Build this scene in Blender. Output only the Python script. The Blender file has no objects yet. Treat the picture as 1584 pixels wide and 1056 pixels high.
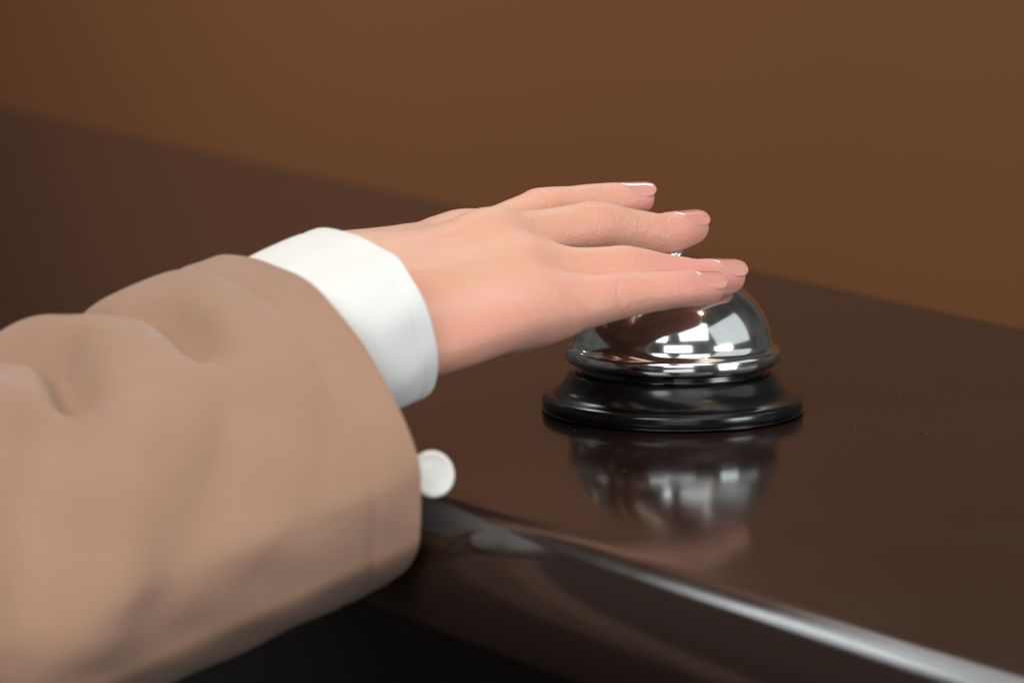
import bpy, bmesh, math
import numpy as np
from mathutils import Vector

S = bpy.context.scene
COL = S.collection
MM = 0.001
R = math.radians

# ------------------------------------------------------------------ camera
cam = bpy.data.cameras.new('camera')
cam.lens = 100.0
cam.sensor_width = 36.0
cam.clip_start = 0.05
cam.clip_end = 60.0
cam.dof.use_dof = True
cam.dof.focus_distance = 0.915
cam.dof.aperture_fstop = 10.0
cam.dof.aperture_blades = 9
cam_o = bpy.data.objects.new('camera', cam)
COL.objects.link(cam_o)
cam_o.location = (-0.0524, -0.9159, 0.1628)
cam_o.rotation_euler = (R(90 - 8.7), 0, 0)
S.camera = cam_o

# ------------------------------------------------------------------ world and lamps
world = bpy.data.worlds.new('World')
S.world = world
world.use_nodes = True
bg = world.node_tree.nodes['Background']
bg.inputs[0].default_value = (1.0, 0.90, 0.82, 1)
bg.inputs[1].default_value = 0.08
_tc = world.node_tree.nodes.new('ShaderNodeTexCoord')
_no = world.node_tree.nodes.new('ShaderNodeTexNoise')  # noise made up to vary the surround the chrome reflects
_no.inputs['Scale'].default_value = 2.2
_no.inputs['Detail'].default_value = 2.0
_cr = world.node_tree.nodes.new('ShaderNodeValToRGB')
_cr.color_ramp.elements[0].position = 0.35
_cr.color_ramp.elements[1].position = 0.68
_cr.color_ramp.elements[0].color = (0.42, 0.36, 0.32, 1)
_cr.color_ramp.elements[1].color = (1.0, 0.98, 0.95, 1)
world.node_tree.links.new(_tc.outputs['Generated'], _no.inputs['Vector'])
world.node_tree.links.new(_no.outputs['Fac'], _cr.inputs[0])
world.node_tree.links.new(_cr.outputs[0], bg.inputs[0])


def area(name, loc, target, sx, sy, power, col):
    l = bpy.data.lights.new(name, 'AREA')
    l.shape = 'RECTANGLE'
    l.size = sx
    l.size_y = sy
    l.energy = power
    l.color = col
    o = bpy.data.objects.new(name, l)
    COL.objects.link(o)
    o.location = loc
    o.rotation_euler = (Vector(target) - Vector(loc)).to_track_quat('-Z', 'Y').to_euler()
    return o


area('window_light', (-1.7, -2.5, 2.1), (-0.6, 0, 0.05), 2.6, 1.7, 56, (0.95, 0.98, 1.0))
area('window_light', (1.2, -2.6, 2.1), (0.4, 0, 0.05), 2.1, 1.7, 12, (0.95, 0.98, 1.0))
area('low_window_light', (0.15, -3.0, 0.5), (0, 0, 0.05), 1.7, 0.7, 6, (0.95, 0.98, 1.0))
area('side_window_light', (2.3, -1.45, 0.22), (0, 0, 0.05), 1.0, 0.45, 14, (0.90, 0.97, 1.0))
area('side_fill_panel', (2.5, -0.7, 1.25), (0, 0, 0.05), 2.6, 1.7, 6.5, (0.93, 0.98, 1.0))  # dim panel added out of view, gives the dome its grey reflection
area('ceiling_light', (-0.2, -0.4, 2.1), (-0.2, -0.3, 0), 2.4, 2.4, 13, (1.0, 0.84, 0.68))
area('far_ceiling_light', (0.33, 1.4, 1.15), (0.0, 0.0, 0.0), 0.9, 0.25, 2.6, (0.92, 0.98, 1.0))
area('far_ceiling_light', (-0.5, 1.35, 1.5), (0.0, -0.1, 0.0), 0.45, 0.3, 2.4, (0.90, 0.98, 1.0))
area('wall_fill_light', (-1.3, 2.6, 1.5), (-0.75, 4.0, -0.1), 2.6, 0.8, 19, (1.0, 0.90, 0.78))  # added out of view to brighten the left of the wall
for i, (x, y, z) in enumerate(((0.9, -0.6, 1.9), (-1.5, -1.0, 1.9), (-0.8, -0.7, 1.9), (-0.35, 0.3, 2.0),
                               (-1.9, 2.6, 1.9), (1.6, -2.2, 1.9))):
    l = bpy.data.lights.new('spot_lamp', 'POINT')
    l.energy = 1.6
    l.shadow_soft_size = 0.03
    l.color = (1.0, 0.72, 0.45)
    o = bpy.data.objects.new('spot_lamp', l)
    COL.objects.link(o)
    o.location = (x, y, z)

vs = S.view_settings
vs.view_transform = 'Standard'
vs.look = 'None'
vs.exposure = 0.6
vs.gamma = 1.0
S.cycles.use_denoising = True
S.cycles.max_bounces = 8
S.cycles.caustics_reflective = True
S.cycles.sample_clamp_indirect = 2.5
S.cycles.blur_glossy = 0.6
S.cycles.caustics_refractive = False


# ------------------------------------------------------------------ helpers
def nodes(name):
    m = bpy.data.materials.new(name)
    m.use_nodes = True
    nt = m.node_tree
    return m, nt, nt.nodes['Principled BSDF']


def N(nt, kind, **kw):
    n = nt.nodes.new(kind)
    for k, v in kw.items():
        if k in n.inputs:
            n.inputs[k].default_value = v
        else:
            setattr(n, k, v)
    return n


def mesh_obj(name, verts, faces, mat, parent=None, smooth=True, scale=MM):
    me = bpy.data.meshes.new(name)
    v = np.asarray(verts, dtype=float) * scale
    me.from_pydata(v.tolist(), [], [tuple(int(i) for i in f) for f in faces])
    me.validate()
    me.update()
    bm = bmesh.new()
    bm.from_mesh(me)
    bmesh.ops.recalc_face_normals(bm, faces=bm.faces)
    bm.to_mesh(me)
    bm.free()
    if smooth:
        me.polygons.foreach_set('use_smooth', [True] * len(me.polygons))
    if mat:
        me.materials.append(mat)
    o = bpy.data.objects.new(name, me)
    COL.objects.link(o)
    if parent:
        o.parent = parent
    return o


def lathe(prof, n=128):
    """closed lathe of an (r, z) profile that starts and ends anywhere"""
    vs_, fs = [], []
    m = len(prof)
    for k in range(n):
        a = 2 * math.pi * k / n
        for r, z in prof:
            vs_.append((r * math.cos(a), r * math.sin(a), z))
    for k in range(n):
        k2 = (k + 1) % n
        for j in range(m - 1):
            fs.append((k * m + j, k2 * m + j, k2 * m + j + 1, k * m + j + 1))
    return vs_, fs


def catmull(P, n):
    P = np.asarray(P, float)
    if P.ndim == 1:
        P = P[:, None]
    m = len(P)
    t = np.linspace(0, m - 1 - 1e-9, n)
    i = t.astype(int)
    f = (t - i)[:, None]
    g = lambda k: P[np.clip(k, 0, m - 1)]
    p0, p1, p2, p3 = g(i - 1), g(i), g(i + 1), g(i + 2)
    return 0.5 * (2 * p1 + (p2 - p0) * f + (2 * p0 - 5 * p1 + 4 * p2 - p3) * f ** 2 + (3 * p1 - p0 - 3 * p2 + p3) * f ** 3)


def unit(v):
    v = np.asarray(v, float)
    return v / np.linalg.norm(v, axis=-1, keepdims=True)


def smoothstep(a, b, x):
    t = np.clip((x - a) / (b - a), 0, 1)
    return t * t * (3 - 2 * t)


# ------------------------------------------------------------------ materials
def mat_wall():
    m, nt, b = nodes('brown_wall_paint')
    tc = N(nt, 'ShaderNodeTexCoord')
    no = N(nt, 'ShaderNodeTexNoise', Scale=1.2, Detail=3.0)
    cr = N(nt, 'ShaderNodeValToRGB')
    cr.color_ramp.elements[0].color = (0.225, 0.087, 0.031, 1)
    cr.color_ramp.elements[1].color = (0.265, 0.103, 0.037, 1)
    nt.links.new(tc.outputs['Object'], no.inputs['Vector'])
    nt.links.new(no.outputs['Fac'], cr.inputs[0])
    # darker tone made up above counter height to dim the counter's reflection
    sp = N(nt, 'ShaderNodeSeparateXYZ')
    gt = N(nt, 'ShaderNodeMath', operation='GREATER_THAN')
    gt.inputs[1].default_value = 0.14
    mx = N(nt, 'ShaderNodeMix', data_type='RGBA')
    mx.inputs[7].default_value = (0.19, 0.079, 0.037, 1)
    nt.links.new(tc.outputs['Object'], sp.inputs[0])
    nt.links.new(sp.outputs['Z'], gt.inputs[0])
    nt.links.new(gt.outputs[0], mx.inputs[0])
    nt.links.new(cr.outputs[0], mx.inputs[6])
    nt.links.new(mx.outputs[2], b.inputs['Base Color'])
    b.inputs['Roughness'].default_value = 0.7
    return m


def mat_counter():
    m, nt, b = nodes('dark_brown_polished_counter')
    tc = N(nt, 'ShaderNodeTexCoord')
    no = N(nt, 'ShaderNodeTexNoise', Scale=9.0, Detail=5.0)
    cr = N(nt, 'ShaderNodeValToRGB')
    cr.color_ramp.elements[0].color = (0.015, 0.0085, 0.0065, 1)
    cr.color_ramp.elements[1].color = (0.023, 0.013, 0.0098, 1)
    nt.links.new(tc.outputs['Object'], no.inputs['Vector'])
    nt.links.new(no.outputs['Fac'], cr.inputs[0])
    nt.links.new(cr.outputs[0], b.inputs['Base Color'])
    sm = N(nt, 'ShaderNodeTexNoise', Scale=14.0, Detail=8.0, Roughness=0.7)
    rr = N(nt, 'ShaderNodeMapRange')
    rr.inputs['From Min'].default_value = 0.35
    rr.inputs['From Max'].default_value = 0.7
    rr.inputs['To Min'].default_value = 0.085
    rr.inputs['To Max'].default_value = 0.165
    nt.links.new(tc.outputs['Object'], sm.inputs['Vector'])
    nt.links.new(sm.outputs['Fac'], rr.inputs['Value'])
    nt.links.new(rr.outputs[0], b.inputs['Roughness'])
    b.inputs['IOR'].default_value = 1.5
    return m


def mat_simple(name, col, rough, metal=0.0, **kw):
    m, nt, b = nodes(name)
    b.inputs['Base Color'].default_value = (*col, 1)
    b.inputs['Roughness'].default_value = rough
    b.inputs['Metallic'].default_value = metal
    for k, v in kw.items():
        b.inputs[k].default_value = v
    return m


def mat_chrome():
    m, nt, b = nodes('polished_chrome')
    b.inputs['Base Color'].default_value = (0.74, 0.77, 0.77, 1)
    b.inputs['Metallic'].default_value = 1.0
    tc = N(nt, 'ShaderNodeTexCoord')
    no = N(nt, 'ShaderNodeTexNoise', Scale=70.0, Detail=8.0, Roughness=0.7)
    mr = N(nt, 'ShaderNodeMapRange')
    mr.inputs['To Min'].default_value = 0.02
    mr.inputs['To Max'].default_value = 0.2
    nt.links.new(tc.outputs['Object'], no.inputs['Vector'])
    nt.links.new(no.outputs['Fac'], mr.inputs['Value'])
    nt.links.new(mr.outputs[0], b.inputs['Roughness'])
    return m


def mat_cloth(name, c0, c1, scale, bump, rough=0.85, sheen=0.25):
    m, nt, b = nodes(name)
    tc = N(nt, 'ShaderNodeTexCoord')
    no = N(nt, 'ShaderNodeTexNoise', Scale=22.0, Detail=5.0)
    cr = N(nt, 'ShaderNodeValToRGB')
    cr.color_ramp.elements[0].position = 0.3
    cr.color_ramp.elements[1].position = 0.7
    cr.color_ramp.elements[0].color = (*c0, 1)
    cr.color_ramp.elements[1].color = (*c1, 1)
    w1 = N(nt, 'ShaderNodeTexWave', Scale=scale)
    w1.bands_direction = 'X'
    w2 = N(nt, 'ShaderNodeTexWave', Scale=scale)
    w2.bands_direction = 'Y'
    ad = N(nt, 'ShaderNodeMath', operation='ADD')
    bu = N(nt, 'ShaderNodeBump', Strength=bump, Distance=0.0003)
    nt.links.new(tc.outputs['Object'], no.inputs['Vector'])
    nt.links.new(tc.outputs['UV'], w1.inputs['Vector'])
    nt.links.new(tc.outputs['UV'], w2.inputs['Vector'])
    nt.links.new(w1.outputs['Fac'], ad.inputs[0])
    nt.links.new(w2.outputs['Fac'], ad.inputs[1])
    n2 = N(nt, 'ShaderNodeTexNoise', Scale=700.0, Detail=3.0)
    ad2 = N(nt, 'ShaderNodeMath', operation='MULTIPLY_ADD')
    ad2.inputs[1].default_value = 2.0
    nt.links.new(tc.outputs['Object'], n2.inputs['Vector'])
    nt.links.new(n2.outputs['Fac'], ad2.inputs[0])
    nt.links.new(ad.outputs[0], ad2.inputs[2])
    nt.links.new(ad2.outputs[0], bu.inputs['Height'])
    nt.links.new(bu.outputs[0], b.inputs['Normal'])
    nt.links.new(no.outputs['Fac'], cr.inputs[0])
    nt.links.new(cr.outputs[0], b.inputs['Base Color'])
    b.inputs['Roughness'].default_value = rough
    b.inputs['Sheen Weight'].default_value = sheen
    b.inputs['Specular IOR Level'].default_value = 0.2
    return m


def mat_skin():
    m, nt, b = nodes('skin')
    tc = N(nt, 'ShaderNodeTexCoord')
    at = N(nt, 'ShaderNodeAttribute', attribute_name='flush')
    n1 = N(nt, 'ShaderNodeTexNoise', Scale=55.0, Detail=7.0, Roughness=0.62)
    mixv = N(nt, 'ShaderNodeMath', operation='MULTIPLY_ADD')
    mixv.inputs[1].default_value = 0.9
    nt.links.new(tc.outputs['Object'], n1.inputs['Vector'])
    nt.links.new(n1.outputs['Fac'], mixv.inputs[0])
    sub = N(nt, 'ShaderNodeMath', operation='SUBTRACT')
    sub.inputs[1].default_value = 0.45
    nt.links.new(at.outputs['Fac'], mixv.inputs[2])
    nt.links.new(mixv.outputs[0], sub.inputs[0])
    cr = N(nt, 'ShaderNodeValToRGB')
    cr.color_ramp.elements[0].color = (0.74, 0.44, 0.305, 1)
    cr.color_ramp.elements[1].color = (0.77, 0.35, 0.295, 1)
    nt.links.new(sub.outputs[0], cr.inputs[0])
    nt.links.new(cr.outputs[0], b.inputs['Base Color'])
    vo = N(nt, 'ShaderNodeTexVoronoi', Scale=750.0)
    n2 = N(nt, 'ShaderNodeTexNoise', Scale=420.0, Detail=3.0)
    ad = N(nt, 'ShaderNodeMath', operation='ADD')
    nt.links.new(tc.outputs['Object'], vo.inputs['Vector'])
    nt.links.new(tc.outputs['Object'], n2.inputs['Vector'])
    nt.links.new(vo.outputs['Distance'], ad.inputs[0])
    nt.links.new(n2.outputs['Fac'], ad.inputs[1])
    bu = N(nt, 'ShaderNodeBump', Strength=0.32, Distance=0.0005)
    nt.links.new(ad.outputs[0], bu.inputs['Height'])
    nt.links.new(bu.outputs[0], b.inputs['Normal'])
    b.inputs['Roughness'].default_value = 0.46
    b.inputs['Subsurface Weight'].default_value = 1.0
    b.inputs['Subsurface Radius'].default_value = (1.0, 0.38, 0.2)
    b.inputs['Subsurface Scale'].default_value = 0.0016
    b.inputs['Specular IOR Level'].default_value = 0.4
    return m


M_WALL, M_COUNTER = mat_wall(), mat_counter()
M_PANEL = mat_simple('dark_front_panel', (0.006, 0.004, 0.004), 0.5)
M_FLOOR = mat_simple('dark_floor', (0.03, 0.018, 0.012), 0.5)
M_CHROME = mat_chrome()
M_BLACK = mat_simple('black_enamel', (0.006, 0.006, 0.0065), 0.2)
M_RUBBER = mat_simple('black_rubber', (0.01, 0.01, 0.01), 0.7)
M_COAT = mat_cloth('tan_coat_cloth', (0.36, 0.211, 0.144), (0.41, 0.243, 0.167), 300, 0.2)
M_CUFF = mat_cloth('white_cotton', (0.85, 0.85, 0.83), (0.89, 0.89, 0.87), 260, 0.2)
M_SKIN = mat_skin()
M_NAIL = mat_simple('nail_polish', (0.82, 0.37, 0.30), 0.15, **{'Subsurface Weight': 0.5, 'Subsurface Scale': 0.0015,
                                                              'Coat Weight': 0.7, 'Coat Roughness': 0.05})
M_BUTTON = mat_simple('white_button', (0.78, 0.77, 0.73), 0.3, **{'Subsurface Weight': 0.3, 'Subsurface Scale': 0.001})

# ------------------------------------------------------------------ wall behind the counter
dirn = unit(np.array([0.446, -0.895, 0]))            # along the counter's back edge
nrm = np.array([0.895, 0.446, 0])
c0 = np.array([147., 178., 0]) + nrm * 900
P = [c0 - dirn * 6000, c0 - dirn * 550]
wall = mesh_obj('wall', [(*P[0][:2], -1000), (*P[1][:2], -1000), (*P[1][:2], 2600), (*P[0][:2], 2600)], [(0, 1, 2, 3)], M_WALL)
wall['kind'] = 'structure'

floor = mesh_obj('floor', [(-4000, -4000, -1000), (4000, -4000, -1000), (4000, 3000, -1000), (-4000, 3000, -1000)], [(0, 1, 2, 3)], M_FLOOR)
floor['kind'] = 'structure'

# ------------------------------------------------------------------ counter
counter = bpy.data.objects.new('reception_counter', None)
COL.objects.link(counter)
counter['label'] = 'dark brown polished counter with a rounded front edge under the bell'
counter['category'] = 'counter'
e0 = np.array([-70.9, -135.4, 0.])
ed = unit(np.array([128.4, -187.9, 0]))              # along the front edge
en = np.array([-ed[1] * -1, -ed[0], 0])              # outward, towards the guest
if en[1] > 0:
    en = -en
rb = 20.0
prof = [(a * 0 + o, z) for a, o, z in []]
prof = []
for k in range(0, 25):
    a = math.pi * k / 24
    prof.append((rb * math.sin(a), -rb + rb * math.cos(a)))
verts, faces = [], []
A0, A1 = -1500., 900.
for A in (A0, A1):
    base = e0 + ed * A
    for o, z in prof:
        p = base + en * o
        verts.append((p[0], p[1], z))
m = len(prof)
for j in range(m - 1):
    faces.append((j, j + 1, m + j + 1, m + j))
# flat top out to the back edge
f1 = np.array([147., 178., 0]) - dirn * 3300
f2 = np.array([147., 178., 0]) + dirn * 760
tb = len(verts)
for z in (0, -2 * rb):
    verts += [(f1[0], f1[1], z), (f2[0], f2[1], z)]
faces += [(0, m, tb + 1, tb), (m - 1, 2 * m - 1, tb + 3, tb + 2), (tb, tb + 1, tb + 3, tb + 2)]
top = mesh_obj('countertop', verts, faces, M_COUNTER, counter)
top.modifiers.new('edge', 'EDGE_SPLIT').split_angle = R(40)
pv = []
for A in (A0, A1):
    for off in (-35, -60):
        p = e0 + ed * A + en * off
        for z in (-2 * rb - 0.5, -1000):
            pv.append((p[0], p[1], z))
mesh_obj('front_panel', pv, [(0, 1, 5, 4), (2, 3, 7, 6), (0, 2, 6, 4), (1, 3, 7, 5), (0, 1, 3, 2), (4, 5, 7, 6)], M_PANEL, counter, smooth=False)

# ------------------------------------------------------------------ call bell
bell = bpy.data.objects.new('call_bell', None)
COL.objects.link(bell)
bell['label'] = 'chrome dome counter bell on a flared black base'
bell['category'] = 'bell'
bp = [(0, 0.8), (39, 0.8), (41.5, 1.0), (42.3, 1.8), (42.5, 3.0), (42.4, 4.4), (41.9, 5.1), (41.0, 5.6), (39.6, 6.1), (38.2, 6.8),
      (36.8, 7.9), (35.6, 9.2), (34.6, 10.8), (33.9, 12.2), (33.2, 13.0), (32.0, 13.4), (30, 13.4), (29.6, 13.6), (29.4, 15.6), (29.0, 16.0), (0, 16.0)]
base = mesh_obj('base', *lathe([tuple(q) for q in catmull(bp, 70)]), M_BLACK, bell)
for k in range(3):
    a = R(90 + 120 * k)
    v, f = lathe([(0, 0.0), (5, 0.0), (5, 0.95), (0, 0.95)], 24)
    ft = mesh_obj('rubber_foot', np.array(v) + np.array([30 * math.cos(a), 30 * math.sin(a), 0]), f, M_RUBBER, base)
H, rd, z0 = 26.5, 32.3, 21.5
dp = [(32.9, 16.7), (34.2, 16.4), (34.7, 16.9), (34.8, 18.2), (34.8, 20.0), (34.6, 20.8), (33.9, 21.3), (33.0, 21.8), (32.4, 22.8)]
for k in range(3, 45):
    a = R(90) * k / 44
    dp.append((rd * math.cos(a), z0 + H * math.sin(a)))
dp[-1] = (2.6, dp[-1][1])
outer = dp[:]
inner = [(max(r - 1.2, 2.0), z - 1.0 if z > 24 else z) for r, z in outer[::-1]]
inner = [q for q in inner if q[1] > 17.5]
dome = mesh_obj('dome', *lathe(outer + inner + [outer[0]], 160), M_CHROME, bell)
v, f = lathe([(3.6, 46.0), (3.7, 48.6), (3.3, 49.2), (2.1, 49.4), (2.0, 49.8), (3.0, 50.0), (3.35, 50.4), (3.4, 51.4), (3.2, 52.0), (2.5, 52.4), (1.3, 52.6), (0, 52.7)], 48)
mesh_obj('button', v, f, M_CHROME, bell)
v, f = lathe([(2.4, 15), (2.4, 47)], 24)
mesh_obj('post', v, f, M_CHROME, bell)
sv = [(-5, -33.5, 15.6), (-1.5, -34.2, 15.6), (-1.5, -20, 15.6), (-5, -20, 15.6)]
sv2 = [(x, y, z - 1.0) for x, y, z in sv]
mesh_obj('striker_tab', sv + sv2, [(0, 1, 2, 3), (4, 5, 6, 7), (0, 1, 5, 4), (1, 2, 6, 5), (2, 3, 7, 6), (3, 0, 4, 7)], M_BLACK, bell, smooth=False)

# ------------------------------------------------------------------ the hand (millimetres, bell at the origin)
JOINTS = {
    'index': [(-71.2, -25, 57.0), (-42, -1, 65.6), (-24.2, 14, 66.9), (-10, 23, 67.7)],
    'middle': [(-59.8, -40, 60.4), (-25.7, -16, 62.4), (-4.3, -1, 58.4), (6.6, 10.2, 59.6)],
    'ring': [(-51.8, -53, 52.2), (-16.2, -36, 50.9), (5.5, -23, 46.6), (17.4, -12.8, 46.4)],
    'pinky': [(-50.5, -63, 44.6), (-19.7, -50.5, 44.8), (-1.8, -43, 45.8), (9.8, -34, 45.5)],
}
ROLL = {'index': 15, 'middle': 18, 'ring': 22, 'pinky': 30}
SIZE = {'index': 0.97, 'middle': 1.0, 'ring': 0.95, 'pinky': 0.86}
WRIST = np.array([-124., -94., 42.])
FORE = unit(np.array([0.78, 0.545, 0.31]))

h = 0.75
lo = np.array([-172., -135., 5.])
hi = np.array([34., 44., 84.])
nx, ny, nz = (np.ceil((hi - lo) / h).astype(int) + 1)
gx = lo[0] + h * np.arange(nx)
gy = lo[1] + h * np.arange(ny)
gz = lo[2] + h * np.arange(nz)
BIG = 30.0


def sweep(P, Ld, Dd, a, bd, bp_, cap0, cap1, n=26, pad=12.0):
    """distance-like field of a swept ellipse, evaluated on a sub-box: returns (slices, field)"""
    P = catmull(P, n)
    Ld = unit(catmull(Ld, n))
    Dd = unit(catmull(Dd, n))
    a = catmull(a, n)[:, 0]
    bd = catmull(bd, n)[:, 0]
    bq = catmull(bp_, n)[:, 0]
    rmax = max(a.max(), bd.max(), bq.max()) + pad
    mn = np.maximum(np.floor((P.min(0) - rmax - lo) / h).astype(int), 0)
    mx = np.minimum(np.ceil((P.max(0) + rmax - lo) / h).astype(int), (nx, ny, nz))
    sl = tuple(slice(int(i), int(j)) for i, j in zip(mn, mx))
    X, Y, Z = np.meshgrid(gx[sl[0]], gy[sl[1]], gz[sl[2]], indexing='ij')
    Q = np.stack([X, Y, Z], -1).reshape(-1, 3).astype(np.float32)
    m0 = np.full(len(Q), 1e9, np.float32)
    st_ = max(n // 8, 1)
    for k in list(range(0, n, st_)) + [n - 1]:
        c = Q - P[k].astype(np.float32)
        np.minimum(m0, np.einsum('ij,ij->i', c, c), out=m0)
    seg = np.linalg.norm(np.diff(P, axis=0), axis=1).max() * st_
    keep = np.flatnonzero(m0 < (rmax - pad + 7.0 + seg / 2) ** 2)
    out = np.full(len(Q), BIG, np.float32)
    Q = Q[keep]
    best = np.full(len(Q), 1e9, np.float32)
    bs = np.zeros(len(Q), np.float32)
    for k in range(n - 1):
        d = P[k + 1] - P[k]
        q0 = Q - P[k].astype(np.float32)
        t = np.clip(q0 @ (d / (d @ d)).astype(np.float32), 0, 1)
        q0 -= t[:, None] * d.astype(np.float32)
        dd = np.einsum('ij,ij->i', q0, q0)
        w = dd < best
        best[w] = dd[w]
        bs[w] = k + t[w]
    i = np.minimum(bs.astype(int), n - 2)
    f = (bs - i)[:, None].astype(np.float32)
    mixf = lambda Z: Z.astype(np.float32)[i] * (1 - f) + Z.astype(np.float32)[i + 1] * f
    C, L, D = mixf(P), mixf(Ld), mixf(Dd)
    A, B0, B1 = (mixf(z[:, None])[:, 0] for z in (a, bd, bq))
    V = Q - C
    u = np.einsum('ij,ij->i', V, L)
    v = np.einsum('ij,ij->i', V, D)
    w = np.sqrt(np.maximum(np.einsum('ij,ij->i', V, V) - u * u - v * v, 0))
    w = np.where((bs < 0.02) | (bs > n - 1.02), w, 0)
    B = np.where(v > 0, B0, B1)
    cc = np.where(bs < 0.5, cap0, cap1).astype(np.float32)
    q = np.sqrt((u / A) ** 2 + (v / B) ** 2 + (w / cc) ** 2)
    # first-order distance: value over gradient length
    g = np.sqrt((u / A ** 2) ** 2 + (v / B ** 2) ** 2 + (w / cc ** 2) ** 2) / np.maximum(q, 1e-6)
    d = (q - 1) / np.maximum(g, 1e-4)
    d = np.where(q < 0.25, -0.75 * np.minimum(A, B), d)
    out[keep] = np.minimum(d, BIG)
    return sl, out.reshape(X.shape)


def smin(a, b, k):
    hh = np.clip(0.5 + 0.5 * (b - a) / k, 0, 1)
    return b * (1 - hh) + a * hh - k * hh * (1 - hh)


def blend(F, part, k):
    sl, d = part
    F[sl] = smin(F[sl], np.minimum(d, BIG), k) if k > 0 else np.minimum(F[sl], d)


def ell(c, ax, r, pad=12):
    """ellipsoid as a one-sample sweep"""
    ax = np.asarray(ax, float)
    c = np.asarray(c, float)
    rm = max(r) + pad
    mn = np.maximum(np.floor((c - rm - lo) / h).astype(int), 0)
    mx = np.minimum(np.ceil((c + rm - lo) / h).astype(int), (nx, ny, nz))
    sl = tuple(slice(int(i), int(j)) for i, j in zip(mn, mx))
    X, Y, Z = np.meshgrid(gx[sl[0]] - c[0], gy[sl[1]] - c[1], gz[sl[2]] - c[2], indexing='ij')
    q = 0
    g = 0
    for e, rr in zip(ax, r):
        s = X * e[0] + Y * e[1] + Z * e[2]
        q = q + (s / rr) ** 2
        g = g + (s / rr ** 2) ** 2
    q = np.sqrt(q)
    d = (q - 1) * q / np.maximum(np.sqrt(g), 1e-4)
    return sl, np.where(q < 0.2, -0.8 * min(r), d).astype(np.float32)


UP = np.array([0, 0, 1.])


def frame(T, roll):
    """lateral (towards the little finger) and dorsal directions of a digit along T"""
    T = unit(T)
    L = unit(np.cross(T, UP))
    D = np.cross(L, T)
    c, s = math.cos(R(roll)), math.sin(R(roll))
    return L * c - D * s, D * c + L * s


J = {k: np.array(v, float) for k, v in JOINTS.items()}
HA = unit(J['middle'][0] - WRIST)
HL, HD = frame(HA, 17)

FING = np.full((nx, ny, nz), BIG, np.float32)
FDATA = {}
for nm in ('index', 'middle', 'ring', 'pinky'):
    j = J[nm]
    s = SIZE[nm]
    back = j[0] - unit(j[1] - j[0]) * 9 - HD * 1.0
    pts, keys = [], []

    def st(p, a, bd, bq):
        pts.append(p)
        keys.append((a * s, bd * s, bq * s))
    st(back, 7.6, 6.0, 8.0)
    st(j[0], 8.6, 8.2, 9.0)
    st(j[0] * .5 + j[1] * .5, 8.0, 7.3, 8.6)
    st(j[1] * .86 + j[0] * .14, 8.3, 7.5, 7.8)
    st(j[1], 8.5, 7.7, 7.3)
    st(j[1] * .5 + j[2] * .5, 7.7, 6.6, 7.5)
    st(j[2], 7.6, 6.0, 6.5)
    st(j[2] * .55 + j[3] * .45, 7.4, 5.4, 7.1)
    st(j[3] * .95 + j[2] * .05, 6.5, 4.7, 6.5)
    Ts = unit(np.gradient(np.array(pts), axis=0))
    fr = [frame(T, ROLL[nm]) for T in Ts]
    Ld = [q[0] for q in fr]
    Dd = [q[1] for q in fr]
    k = np.array(keys)
    blend(FING, sweep(pts, Ld, Dd, k[:, 0], k[:, 1], k[:, 2], 6, 5.6 * s, n=34), 0.8)
    FDATA[nm] = (np.array(pts), Ld[-1], Dd[-1], Ts[-1], s)

PALM = np.full((nx, ny, nz), BIG, np.float32)
CARP = {'index': -13, 'middle': -4.5, 'ring': 4.5, 'pinky': 12}
for nm in ('index', 'middle', 'ring', 'pinky'):
    c = WRIST + HA * 14 + HL * CARP[nm] + HD * 4
    e = J[nm][0] - HD * 0.5
    mid = (c + e) / 2 + HD * 1.0
    blend(PALM, sweep([c, mid, e], [HL] * 3, [HD] * 3, [8, 8, 9], [8.5, 7.2, 8.2], [10, 11, 11], 8, 8, n=14), 9)
# palm body, wrist and forearm
mcpc = (J['index'][0] + J['pinky'][0] + J['middle'][0] + J['ring'][0]) / 4
fl, fd = frame(FORE, 14)
IN = np.array([3.4, -4.9, -4.5])
blend(PALM, sweep([WRIST - FORE * 46 + IN * 2, WRIST - FORE * 18 + IN * 1.6, WRIST + IN, WRIST + HA * 25 + HL * 1, (WRIST + mcpc) / 2 + HA * 14 - HD * 3, mcpc - HA * 6 - HD * 3.5],
                  [fl, fl, HL, HL, HL, HL], [fd, fd, HD, HD, HD, HD],
                  [25, 24, 24, 28.5, 32, 30], [16, 15, 15.5, 14.5, 11.5, 9], [18, 17, 16.5, 17, 15.5, 11], 20, 8, n=24), 8)
# heel of the hand on the little-finger side, ball of the thumb
blend(PALM, ell(WRIST + HA * 22 + HL * 19 - HD * 8.5, (HA, HL, HD), (26, 11, 13)), 9)
blend(PALM, ell(J['pinky'][0] - HA * 2 + HL * 0.5 - HD * 4.5, (HA, HL, HD), (14, 9, 10)), 8)
blend(PALM, ell(WRIST + HA * 34 - HL * 20 - HD * 13, (unit(HA - HL * .35), unit(HL + HA * .35), HD), (31, 14, 13)), 9)
blend(PALM, sweep([(-98., -108., 36.), (-74., -101., 38.), (-57.5, -87.5, 41.), (-44., -73., 42.5), (-31., -62., 42.8), (-16., -50.5, 44.6)], [HL] * 6, [HD] * 6, [9, 9, 9, 8.0, 6.2, 4.0], [7.5, 7.5, 7.0, 5.8, 4.5, 3.5], [9.5, 9.8, 9, 8.0, 6.8, 4.5], 9, 5, n=24), 11)
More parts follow.
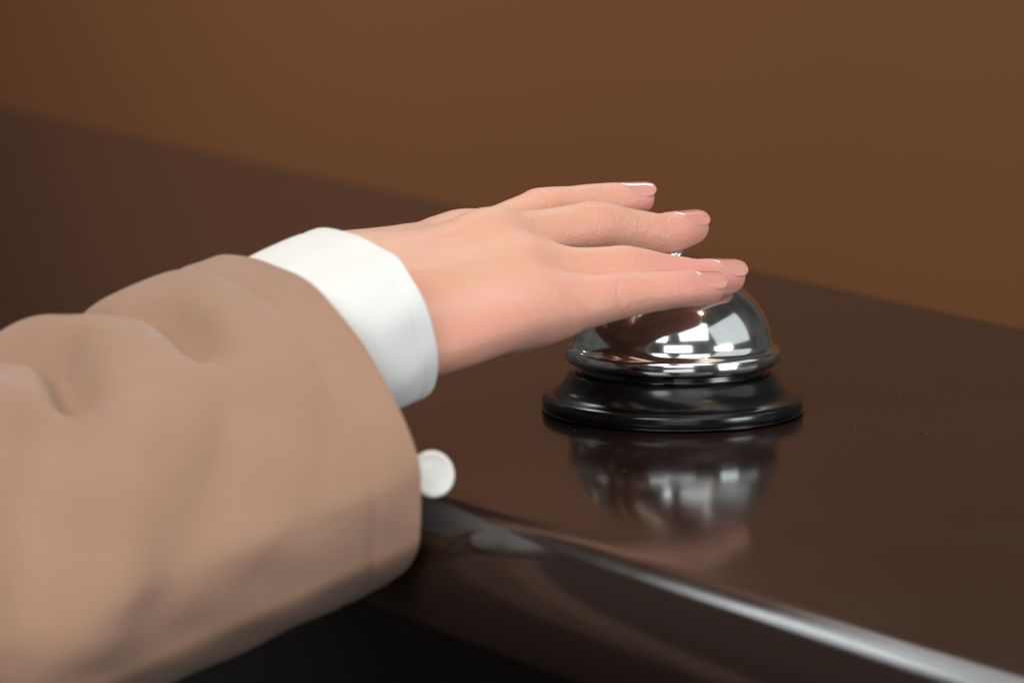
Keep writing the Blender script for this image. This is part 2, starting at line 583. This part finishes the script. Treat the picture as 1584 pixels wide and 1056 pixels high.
# thumb, tucked below the far side of the palm
tj = [WRIST + HA * 18 - HL * 20 - HD * 9, WRIST + HA * 50 - HL * 31 - HD * 18, WRIST + HA * 78 - HL * 34 - HD * 22, WRIST + HA * 96 - HL * 32 - HD * 24, WRIST + HA * 104 - HL * 30 - HD * 25]
tT = unit(np.gradient(np.array(tj), axis=0))
tf = [frame(T, -50) for T in tT]
THUMB = sweep(tj, [q[0] for q in tf], [q[1] for q in tf], [11, 10.5, 9.2, 9, 6.5], [11, 9.5, 7.8, 6.5, 4.6], [12, 10.5, 8.8, 8.2, 6], 9, 7, n=24)
blend(PALM, THUMB, 6)
for n0, n1, z_ in (('index', 'middle', 1.2), ('middle', 'ring', 1.2), ('ring', 'pinky', 3.2)):
    p0 = J[n0][0] * .72 + J[n0][1] * .28
    p1 = J[n1][0] * .72 + J[n1][1] * .28
    blend(PALM, ell((p0 + p1) / 2 - HD * (1.1 + 0.9 * z_), (unit(p1 - p0), HA, HD), (9, 9, 7)), 7)
    p0, p1 = J[n0][0] * .95 + J[n0][1] * .05, J[n1][0] * .95 + J[n1][1] * .05
    blend(PALM, ell((p0 + p1) / 2 - HD * z_, (unit(p1 - p0), HA, HD), (8, 10, 7.2)), 6)
# knuckles and webs
for nm in ('index', 'middle', 'ring', 'pinky'):
    blend(PALM, ell(J[nm][0] + HD * 0.9 * SIZE[nm], (HA, HL, HD), (9, 7.5, 6.8 * SIZE[nm])), 8)
F = smin(PALM, FING, 5.0)
del PALM, FING


def surface_nets(F, lo, h):
    s = F < 0
    cx = [(0, 0, 0), (1, 0, 0), (0, 1, 0), (1, 1, 0), (0, 0, 1), (1, 0, 1), (0, 1, 1), (1, 1, 1)]
    n = np.array(F.shape) - 1
    cnt = np.zeros(n, np.int8)
    for c in cx:
        cnt += s[c[0]:c[0] + n[0], c[1]:c[1] + n[1], c[2]:c[2] + n[2]]
    act = (cnt > 0) & (cnt < 8)
    ids = np.full(n, -1, np.int64)
    ii = np.argwhere(act)
    ids[act] = np.arange(len(ii))
    acc = np.zeros((len(ii), 3))
    num = np.zeros(len(ii))
    for ax in range(3):
        o = [k for k in range(3) if k != ax]
        for b0 in (0, 1):
            for b1 in (0, 1):
                p = np.zeros(3, int)
                p[o[0]], p[o[1]] = b0, b1
                q = p.copy()
                q[ax] = 1
                fa = F[tuple((ii + p).T)]
                fb = F[tuple((ii + q).T)]
                w = (fa < 0) != (fb < 0)
                t = np.where(w, fa / np.where(w, fa - fb, 1), 0)
                pos = np.tile(p.astype(float), (len(ii), 1))
                pos[:, ax] = t
                acc[w] += pos[w]
                num[w] += 1
    V = ii + acc / num[:, None]
    quads = []
    for ax in range(3):
        o = [k for k in range(3) if k != ax]
        a = [slice(None)] * 3
        b = [slice(None)] * 3
        a[ax] = slice(0, -1)
        b[ax] = slice(1, None)
        e = np.argwhere(s[tuple(a)] != s[tuple(b)])
        e = e[(e[:, o[0]] > 0) & (e[:, o[1]] > 0) & (e[:, o[0]] < n[o[0]]) & (e[:, o[1]] < n[o[1]])]
        c = []
        for d0, d1 in ((0, 0), (1, 0), (1, 1), (0, 1)):
            q = e.copy()
            q[:, o[0]] -= d0
            q[:, o[1]] -= d1
            c.append(ids[tuple(q.T)])
        quads.append(np.stack(c, 1))
    return lo + V * h, np.concatenate(quads)


def sample(P):
    q = (P - lo) / h
    i = np.clip(np.floor(q).astype(int), 0, np.array(F.shape) - 2)
    f = q - i
    r = 0
    for a in (0, 1):
        for b in (0, 1):
            for c in (0, 1):
                w = (f[:, 0] if a else 1 - f[:, 0]) * (f[:, 1] if b else 1 - f[:, 1]) * (f[:, 2] if c else 1 - f[:, 2])
                r = r + w * F[i[:, 0] + a, i[:, 1] + b, i[:, 2] + c]
    return r


def grad(P, e=0.8):
    g = np.stack([sample(P + d) - sample(P - d) for d in np.eye(3) * e], 1) / (2 * e)
    return g


V, Qf = surface_nets(F, lo, h)
# two gentle smoothing passes, then back to the surface
for it in range(4):
    A = np.zeros_like(V)
    c = np.zeros(len(V))
    for a, b in ((0, 1), (1, 2), (2, 3), (3, 0)):
        np.add.at(A, Qf[:, a], V[Qf[:, b]])
        np.add.at(A, Qf[:, b], V[Qf[:, a]])
        np.add.at(c, Qf[:, a], 1)
        np.add.at(c, Qf[:, b], 1)
    V = V * 0.4 + 0.6 * A / c[:, None]
fc = V[Qf].mean(1)
ed_ = np.sort(np.concatenate([Qf[:, [0, 1]], Qf[:, [1, 2]], Qf[:, [2, 3]], Qf[:, [3, 0]]]), 1)
key, inv = np.unique(ed_[:, 0] * len(V) + ed_[:, 1], return_inverse=True)
em = (V[key // len(V)] + V[key % len(V)]) / 2
nf, n0 = len(Qf), len(V)
inv = inv.reshape(4, nf) + n0
fi = n0 + len(em) + np.arange(nf)
V = np.concatenate([V, em, fc])
Qf = np.concatenate([np.stack([Qf[:, k], inv[k], fi, inv[k - 1]], 1) for k in range(4)])
for it in range(9):
    A = np.zeros_like(V)
    c = np.zeros(len(V))
    for a, b in ((0, 1), (1, 2), (2, 3), (3, 0)):
        for q in range(3):
            A[:, q] += np.bincount(Qf[:, a], V[Qf[:, b], q], len(V)) + np.bincount(Qf[:, b], V[Qf[:, a], q], len(V))
        c += np.bincount(Qf[:, a], minlength=len(V)) + np.bincount(Qf[:, b], minlength=len(V))
    V = V * 0.4 + 0.6 * A / c[:, None]
g = grad(V)
V = V - 0.12 * (sample(V) / np.maximum((g * g).sum(1), 0.05))[:, None] * g
nV = unit(grad(V) + 1e-9)


# creases over the finger joints, tendons and veins on the back of the hand
disp = np.zeros(len(V))
line_ = np.zeros(len(V))
for nm in J:
    j = J[nm]
    for q, amp, offs in ((1, 0.24, (-2.6, -0.8, 1.1)), (2, 0.12, (-0.9, 0.7))):
        T = unit(j[q + 1] - j[q - 1])
        L, D = frame(T, ROLL[nm])
        rel = V - j[q]
        near_ = (rel ** 2).sum(1) < 20 ** 2
        rel = rel[near_]
        lat = rel @ L
        sd = smoothstep(0.0, 0.65, (rel @ D) / (np.linalg.norm(rel, axis=1) + 1e-6))
        nr = np.exp(-((rel ** 2).sum(1) / 11.5 ** 2) ** 2)
        acc = 0
        for t, o in enumerate(offs):
            wav = 0.45 * np.sin(lat * (0.5 + 0.11 * t) + t * 2.1 + q) + 0.035 * lat ** 2 * np.sign(o)
            d = rel @ T - o - wav
            acc = acc + (0.6 + 0.4 * math.sin(t * 2.7 + q)) * np.exp(-(d / 0.38) ** 2)
        disp[near_] -= amp * acc * sd * nr
        line_[near_] += acc * sd * nr
dors = smoothstep(0.2, 0.8, nV @ HD)


def strand(P0, P1, wid, amp, wob, ph):
    T = P1 - P0
    ln = np.linalg.norm(T)
    T = T / ln
    Lq = unit(np.cross(T, HD))
    rel = V - P0
    t = rel @ T / ln
    o = rel @ Lq - wob * np.sin(t * 5.0 + ph)
    return amp * np.exp(-(o / wid) ** 2) * smoothstep(0.2, 0.6, t) * (1 - smoothstep(0.75, 1.08, t))


for nm, o, am in (('index', -7, 0.15), ('middle', -2, 0.32), ('ring', 3, 0.3), ('pinky', 8, 0.2)):
    disp += dors * strand(WRIST + HA * 8 + HL * o, J[nm][0], 2.1, am, 0.6, o)
W_ = WRIST + HA * 22
disp += dors * strand(W_ + HL * 12, (J['ring'][0] + J['pinky'][0]) / 2 - HA * 3, 1.6, 0.20, 2.2, 0.4)
disp += dors * strand(W_ + HL * 2, (J['ring'][0] + J['middle'][0]) / 2 - HA * 5, 1.5, 0.18, 2.6, 2.0)
disp += dors * strand(W_ - HL * 6, (J['index'][0] + J['middle'][0]) / 2 - HA * 6, 1.6, 0.15, 2.0, 4.0)
# slight unevenness of the flesh
disp += 0.07 * np.sin(V[:, 0] * 0.42 + V[:, 2] * 0.3) * np.sin(V[:, 1] * 0.37 + 1.3)
# folds at the outer edge of the palm behind the little finger
rel = V - (J['pinky'][0] + HL * 8 - HD * 4)
for t, o in enumerate((-9.0, -5.5, -2.5)):
    d = rel @ HA - o - 0.25 * (rel @ HD)
    disp -= (0.3, 0.16, 0.22)[t] * np.exp(-(d / 0.7) ** 2) * np.exp(-((rel ** 2).sum(1) / 13 ** 2) ** 2) * smoothstep(0.1, 0.7, nV @ unit(HL - HD * .5))
V = V + nV * disp[:, None]

# colour of the skin: pinker fingertips, joints and outer edge of the hand
flush = np.full(len(V), 0.22)
for nm in J:
    j = J[nm]
    flush += 0.62 * np.exp(-((V - j[3]) ** 2).sum(1) / 15.0 ** 2)
    flush += 0.22 * np.exp(-((V - j[1]) ** 2).sum(1) / 9.0 ** 2)
    flush += 0.20 * np.exp(-((V - j[2]) ** 2).sum(1) / 8.0 ** 2)
ulna = (V - WRIST) @ HL
flush += 0.25 * smoothstep(10, 46, ulna) * smoothstep(0, 20, (V - WRIST) @ HA)
flush = np.clip(flush + 0.35 * line_, 0, 1)

person = mesh_obj('person', V, Qf, M_SKIN)
person['label'] = "person's right hand reaching from a tan coat sleeve, fingers pressing the bell"
person['category'] = 'person'
att = person.data.attributes.new('flush', 'FLOAT', 'POINT')
if len(person.data.vertices) == len(flush):
    att.data.foreach_set('value', flush.astype(np.float32))


# fingernails
def nail(tip, T, L, D, s, length, width, over):
    nu, nv = 23, 13
    top_, bot = [], []
    t0 = -length + over
    hs = []
    tt = np.linspace(t0, over, nu)
    end = 4.0 * s
    for t in np.minimum(tt, end - 1.2):
        p = tip + T * t
        k = np.linspace(0, 12, 121)
        ln = p + D * k[:, None]
        sd = sample(ln)
        hs.append(k[np.argmax(sd > 0)] if (sd > 0).any() else 5)
    hs = np.array(hs)
    co = np.polyfit(tt[:15], hs[:15], 1)
    fit = np.polyval(co, tt)
    fit = fit + 0.20 - 0.022 * np.maximum(tt - 1.5, 0) ** 2
    Rn = width * 0.66
    for i, t in enumerate(tt):
        q = (t - t0) / length
        w = width / 2 * (max(0.0, 1 - abs((q - 0.5) / 0.5) ** (2.6 if q < 0.5 else 3.0)) ** 0.5 + 0.03)
        for jn in range(nv):
            y = w * (2 * jn / (nv - 1) - 1)
            drop = Rn - math.sqrt(max(Rn * Rn - y * y, 0))
            hh = fit[i] - drop * 0.92
            if t < end - 1.5:
                k = np.linspace(0, 9, 91)
                sd = sample(tip + T * t + L * y + D * k[:, None])
                if (sd > 0).any() and sd[0] < 0:
                    hh = max(hh, k[np.argmax(sd > 0)] + 0.05)
            top_.append(tip + T * t + L * y + D * (hh - 0.2 * max(0, 1 - q / 0.12)))
            bot.append(top_[-1] - D * 0.45)
    V_ = top_ + bot
    Fc = []
    n_ = len(top_)
    for i in range(nu - 1):
        for jn in range(nv - 1):
            a = i * nv + jn
            Fc.append((a, a + 1, a + nv + 1, a + nv))
            Fc.append((n_ + a, n_ + a + nv, n_ + a + nv + 1, n_ + a + 1))
    ring = [jn for jn in range(nv)] + [i * nv + nv - 1 for i in range(1, nu)] + [(nu - 1) * nv + jn for jn in range(nv - 2, -1, -1)] + [i * nv for i in range(nu - 2, 0, -1)]
    for a, b in zip(ring, ring[1:] + ring[:1]):
        Fc.append((a, b, n_ + b, n_ + a))
    o = mesh_obj('fingernail', V_, Fc, M_NAIL, person)
    sub = o.modifiers.new('smooth', 'SUBSURF')
    sub.levels = sub.render_levels = 1


for nm, (ln, wd) in {'index': (13.5, 10.8), 'middle': (14, 11.2), 'ring': (13.5, 10.8), 'pinky': (11.8, 9.2)}.items():
    pts, L, D, T, s = FDATA[nm]
    T = unit(J[nm][3] - J[nm][2])
    L, D = frame(T, ROLL[nm])
    nail(J[nm][3], T, L, D, s, ln, wd, 5.1 * s)
tT2 = unit(tj[4] - tj[3])
nail(np.array(tj[4]), tT2, *frame(tT2, -50), 1.0, 13, 12, 7.0)


# ------------------------------------------------------------------ clothing
def tube(rings, name, mat, parent, thick, closed_end=False, uvs=(6.0, 3.0)):
    rings = np.array(rings)
    nr, na = rings.shape[:2]
    V_ = rings.reshape(-1, 3)
    Fc = [(i * na + k, i * na + (k + 1) % na, (i + 1) * na + (k + 1) % na, (i + 1) * na + k) for i in range(nr - 1) for k in range(na)]
    o = mesh_obj(name, V_, Fc, mat, parent)
    uv = o.data.uv_layers.new(name='UVMap')
    for lp in o.data.loops:
        i, k = divmod(lp.vertex_index, na)
        uv.data[lp.index].uv = (k / na * uvs[0], i / nr * uvs[1])
    sol = o.modifiers.new('cloth_thickness', 'SOLIDIFY')
    sol.thickness = thick * MM
    sol.offset = -1
    sub = o.modifiers.new('smooth', 'SUBSURF')
    sub.levels = sub.render_levels = 1
    return o


NA = 168
th = np.linspace(0, 2 * math.pi, NA, endpoint=False)     # 0 = towards the camera side, 90 deg = up


def superring(c, L, U, a, bu, bdn, n):
    cs, sn = np.cos(th), np.sin(th)
    e = 2.0 / n
    x = a * np.sign(cs) * np.abs(cs) ** e
    y = np.where(sn > 0, bu, bdn) * np.sign(sn) * np.abs(sn) ** e
    return c + x[:, None] * L + y[:, None] * U


# white shirt cuff
SL = unit(np.array([0.566, -0.824, 0]))
cuff = []
ce = np.array([-93., -90., 44.])
ax = unit(np.array([0.80, 0.53, 0.27]))
cu = np.cross(SL, ax)
cu = cu if cu[2] > 0 else -cu
for i in range(64):
    t = i / 63
    c = ce - ax * (40 * (1 - t))
    k_ = 0.80 + 0.20 * smoothstep(0, 0.75, t)
    r = superring(c, SL, cu, 32.3 * k_ * np.where(np.cos(th) < 0, 1.25, 1.0), 24.3 * (0.88 + 0.12 * k_) * (1 + 0.16 * smoothstep(-0.4, 0.6, -np.cos(th))), 26 * k_, 2.4)
    bump_ = 1 + 0.05 * t * np.exp(-((th - R(52)) / 0.22) ** 2)
    r = c + (r - c) * (bump_ - 0.014 * math.exp(-((40 * (1 - t) - 5.0) / 0.8) ** 2) + 0.007 * np.sin(th * 5 + 7 * t) * t + 0.006 * np.sin(th * 11 - 5 * t) * np.sin(6 * t))[:, None]
    cuff.append(r)
cuff_o = tube(cuff, 'shirt_cuff', M_CUFF, person, 0.8)
cuff_o['label'] = 'white shirt cuff around the wrist'

# coat sleeve: hem section, then back along the forearm
hemc = np.array([-108., -124., 22.])
T_ = np.array([-127, -104., 63.2])
B_ = np.array([-98., -138., -25.5])
N_ = np.array([-80.0, -163., 16.])
hemU = (T_ - B_) / 2
hemC = (T_ + B_) / 2
hemL = N_ - hemC
sl = []
NS = 120
SECP = [(1.09, 0), (1.06, .25), (.975, .5), (.82, .74), (.57, .92), (.26, .99), (0, 1), (-.35, .95), (-.7, .74), (-.93, .4), (-1, 0), (-.93, -.4),
        (-.78, -.78), (-.35, -1.0), (.05, -.99), (.36, -.91), (.58, -.775), (.76, -.63), (.85, -.535), (.90, -.44), (1.04, -.17), (1.09, 0)]
SEC = catmull([SECP[-2]] + SECP + [SECP[1]], (len(SECP) + 1) * 200 + 1)[150:-150]
th = np.linspace(0, 2 * math.pi, NA, endpoint=False)
_a = np.unwrap(np.arctan2(SEC[:, 1], SEC[:, 0]))
SEC = np.stack([np.interp(th, _a, SEC[:, 0]), np.interp(th, _a, SEC[:, 1])], 1)
FOLDS = (  # (polyline of (distance from hem, angle round the arm)), width, depth
    (((50, 130), (47, 98), (36, 78), (39, 55)), 5.0, -9.5),
    (((92, 130), (85, 100), (70, 78), (76, 56)), 5.5, -11.5),
    (((24, 120), (20, 85), (30, 45)), 11.0, 1.0),
    (((66, 130), (60, 90), (55, 60)), 9.0, 3.0),
    (((112, 125), (104, 85), (98, 60)), 11.0, 6.0),
    (((42, 30), (60, 12), (80, -6)), 8.0, -2.0),
    (((92, 45), (104, 25), (112, 5)), 13.0, -5.0),
    (((60, 36), (84, 22), (96, -10)), 11.0, 2.6),
    (((20, 20), (34, 0), (50, -16)), 6.0, -0.6),
    (((8, 40), (18, 15)), 6.0, -0.9))
armd = -unit(np.array([0.80, 0.50, 0.26]))
for i in range(NS):
    t = i / (NS - 1)
    s = 330 * t ** 1.25
    c = hemC + armd * s
    g = 1.0
    r = c + SEC[:, :1] * hemL + SEC[:, 1:] * hemU
    # folds
    rad = r - c
    ln = np.linalg.norm(rad, axis=1, keepdims=True)
    ang = th
    fold = np.zeros(NA)

    def dist(a0):
        return (ang - a0 + math.pi) % (2 * math.pi) - math.pi
    for line, wd_, amp in FOLDS:
        best_ = np.full(NA, 1e9)
        wt = np.ones(NA)
        for q in range(len(line) - 1):
            p0 = np.array([line[q][0], R(line[q][1]) * 48])
            p1 = np.array([line[q + 1][0], R(line[q + 1][1]) * 48])
            dv = p1 - p0
            rx, ry = s - p0[0], dist(0.0) * 48 - p0[1]
            ry = (ry + 48 * math.pi) % (96 * math.pi) - 48 * math.pi
            t_ = np.clip((rx * dv[0] + ry * dv[1]) / (dv @ dv), 0, 1)
            dd = (rx - t_ * dv[0]) ** 2 + (ry - t_ * dv[1]) ** 2
            w_ = dd < best_
            best_[w_] = dd[w_]
        fold += amp * np.exp(-best_ / wd_ ** 2)
    fold -= 0.9 * math.exp(-((s - 15) / 1.3) ** 2)
    fold += 0.35 * np.sin(ang * 7 + s * 0.11) * math.sin(s * 0.09 + 1) + 0.2 * np.sin(ang * 13 - s * 0.2)
    sl.append(r + rad / ln * fold[:, None])
sleeve = tube(sl, 'coat_sleeve', M_COAT, person, 2.2, uvs=(8.0, 10.0))
sleeve['label'] = 'wide tan coat sleeve'

# round button on the sleeve opening
bc = np.array([-74.2, -157., 10.2])
bn = unit(np.array([0.42, -0.88, 0.30]))
bl = unit(np.cross(bn, UP))
bu_ = np.cross(bl, bn)
v, f = lathe([(0, 0.7), (4.2, 0.75), (5.2, 1.0), (5.9, 1.4), (6.7, 1.4), (7.3, 1.0), (7.4, 0.0), (7.1, -0.9), (6.0, -1.3), (0, -1.3)], 48)
v = np.array(v)
v *= 0.88
v = bc + v[:, :1] * bl + v[:, 1:2] * bu_ + v[:, 2:] * bn
mesh_obj('button', v, f, M_BUTTON, cuff_o)
# end of the shirt's cuff band that carries the button, coming out of the sleeve opening
tv, tf_ = [], []
p_in, p_out = np.array([-108., -146., 14.]), bc - bn * 2.6 + np.array([1.5, 0.8, -0.6])
tdir = unit(p_out - p_in)
tw = unit(np.cross(tdir, bn))
tn = np.cross(tw, tdir)
for i in range(13):
    t = i / 12
    c = p_in + (p_out - p_in) * t - UP * 1.5 * math.sin(math.pi * t)
    w = 6.2 * (1 if t < 0.8 else math.sqrt(max(1 - ((t - 0.8) / 0.2) ** 2 * 0.8, 0.1)))
    for q in (-1, -0.5, 0, 0.5, 1):
        tv.append(c + tw * w * q + tn * 0.5 * (1 - q * q))
for i in range(12):
    for q in range(4):
        a = i * 5 + q
        tf_.append((a, a + 1, a + 6, a + 5))
tab = mesh_obj('cuff_band', tv, tf_, M_CUFF, cuff_o)
tab.modifiers.new('cloth_thickness', 'SOLIDIFY').thickness = 0.9 * MM
v, f = lathe([(0, -3.0), (0.9, -3.0), (0.8, -1.0), (0, -1.0)], 12)
v = np.array(v)
mesh_obj('button_thread', bc + v[:, :1] * bl + v[:, 1:2] * bu_ + v[:, 2:] * bn, f, M_CUFF, cuff_o)

# ------------------------------------------------------------------ specks of dust on the counter
rng = np.random.default_rng(4)
dv, df = [], []
for k in range(120):
    x, y = rng.uniform(-40, 190), rng.uniform(-200, 120)
    if math.hypot(x, y) < 46 or (np.array([x, y, 0]) - e0) @ en > -4:
        continue
    n_ = 5
    r_ = rng.uniform(0.08, 0.26) * (2.2 if rng.random() < 0.06 else 1)
    st_ = rng.uniform(1, 2.6)
    a0 = rng.uniform(0, 6.28)
    b0 = len(dv)
    for q in range(n_):
        a = a0 + 6.283 * q / n_
        u_, w_ = r_ * st_ * math.cos(a - a0) * rng.uniform(.7, 1.2), r_ * math.sin(a - a0) * rng.uniform(.7, 1.2)
        dv.append((x + u_ * math.cos(a0) - w_ * math.sin(a0), y + u_ * math.sin(a0) + w_ * math.cos(a0), 0.02))
    dv.append((x, y, 0.02 + r_ * 0.6))
    for q in range(n_):
        df.append((b0 + q, b0 + (q + 1) % n_, b0 + n_))
dust = mesh_obj('dust', dv, df, mat_simple('grey_dust', (0.15, 0.12, 0.10), 0.9))
dust['kind'] = 'stuff'
dust['label'] = 'fine grey dust specks scattered on the counter'
dust['category'] = 'dust'
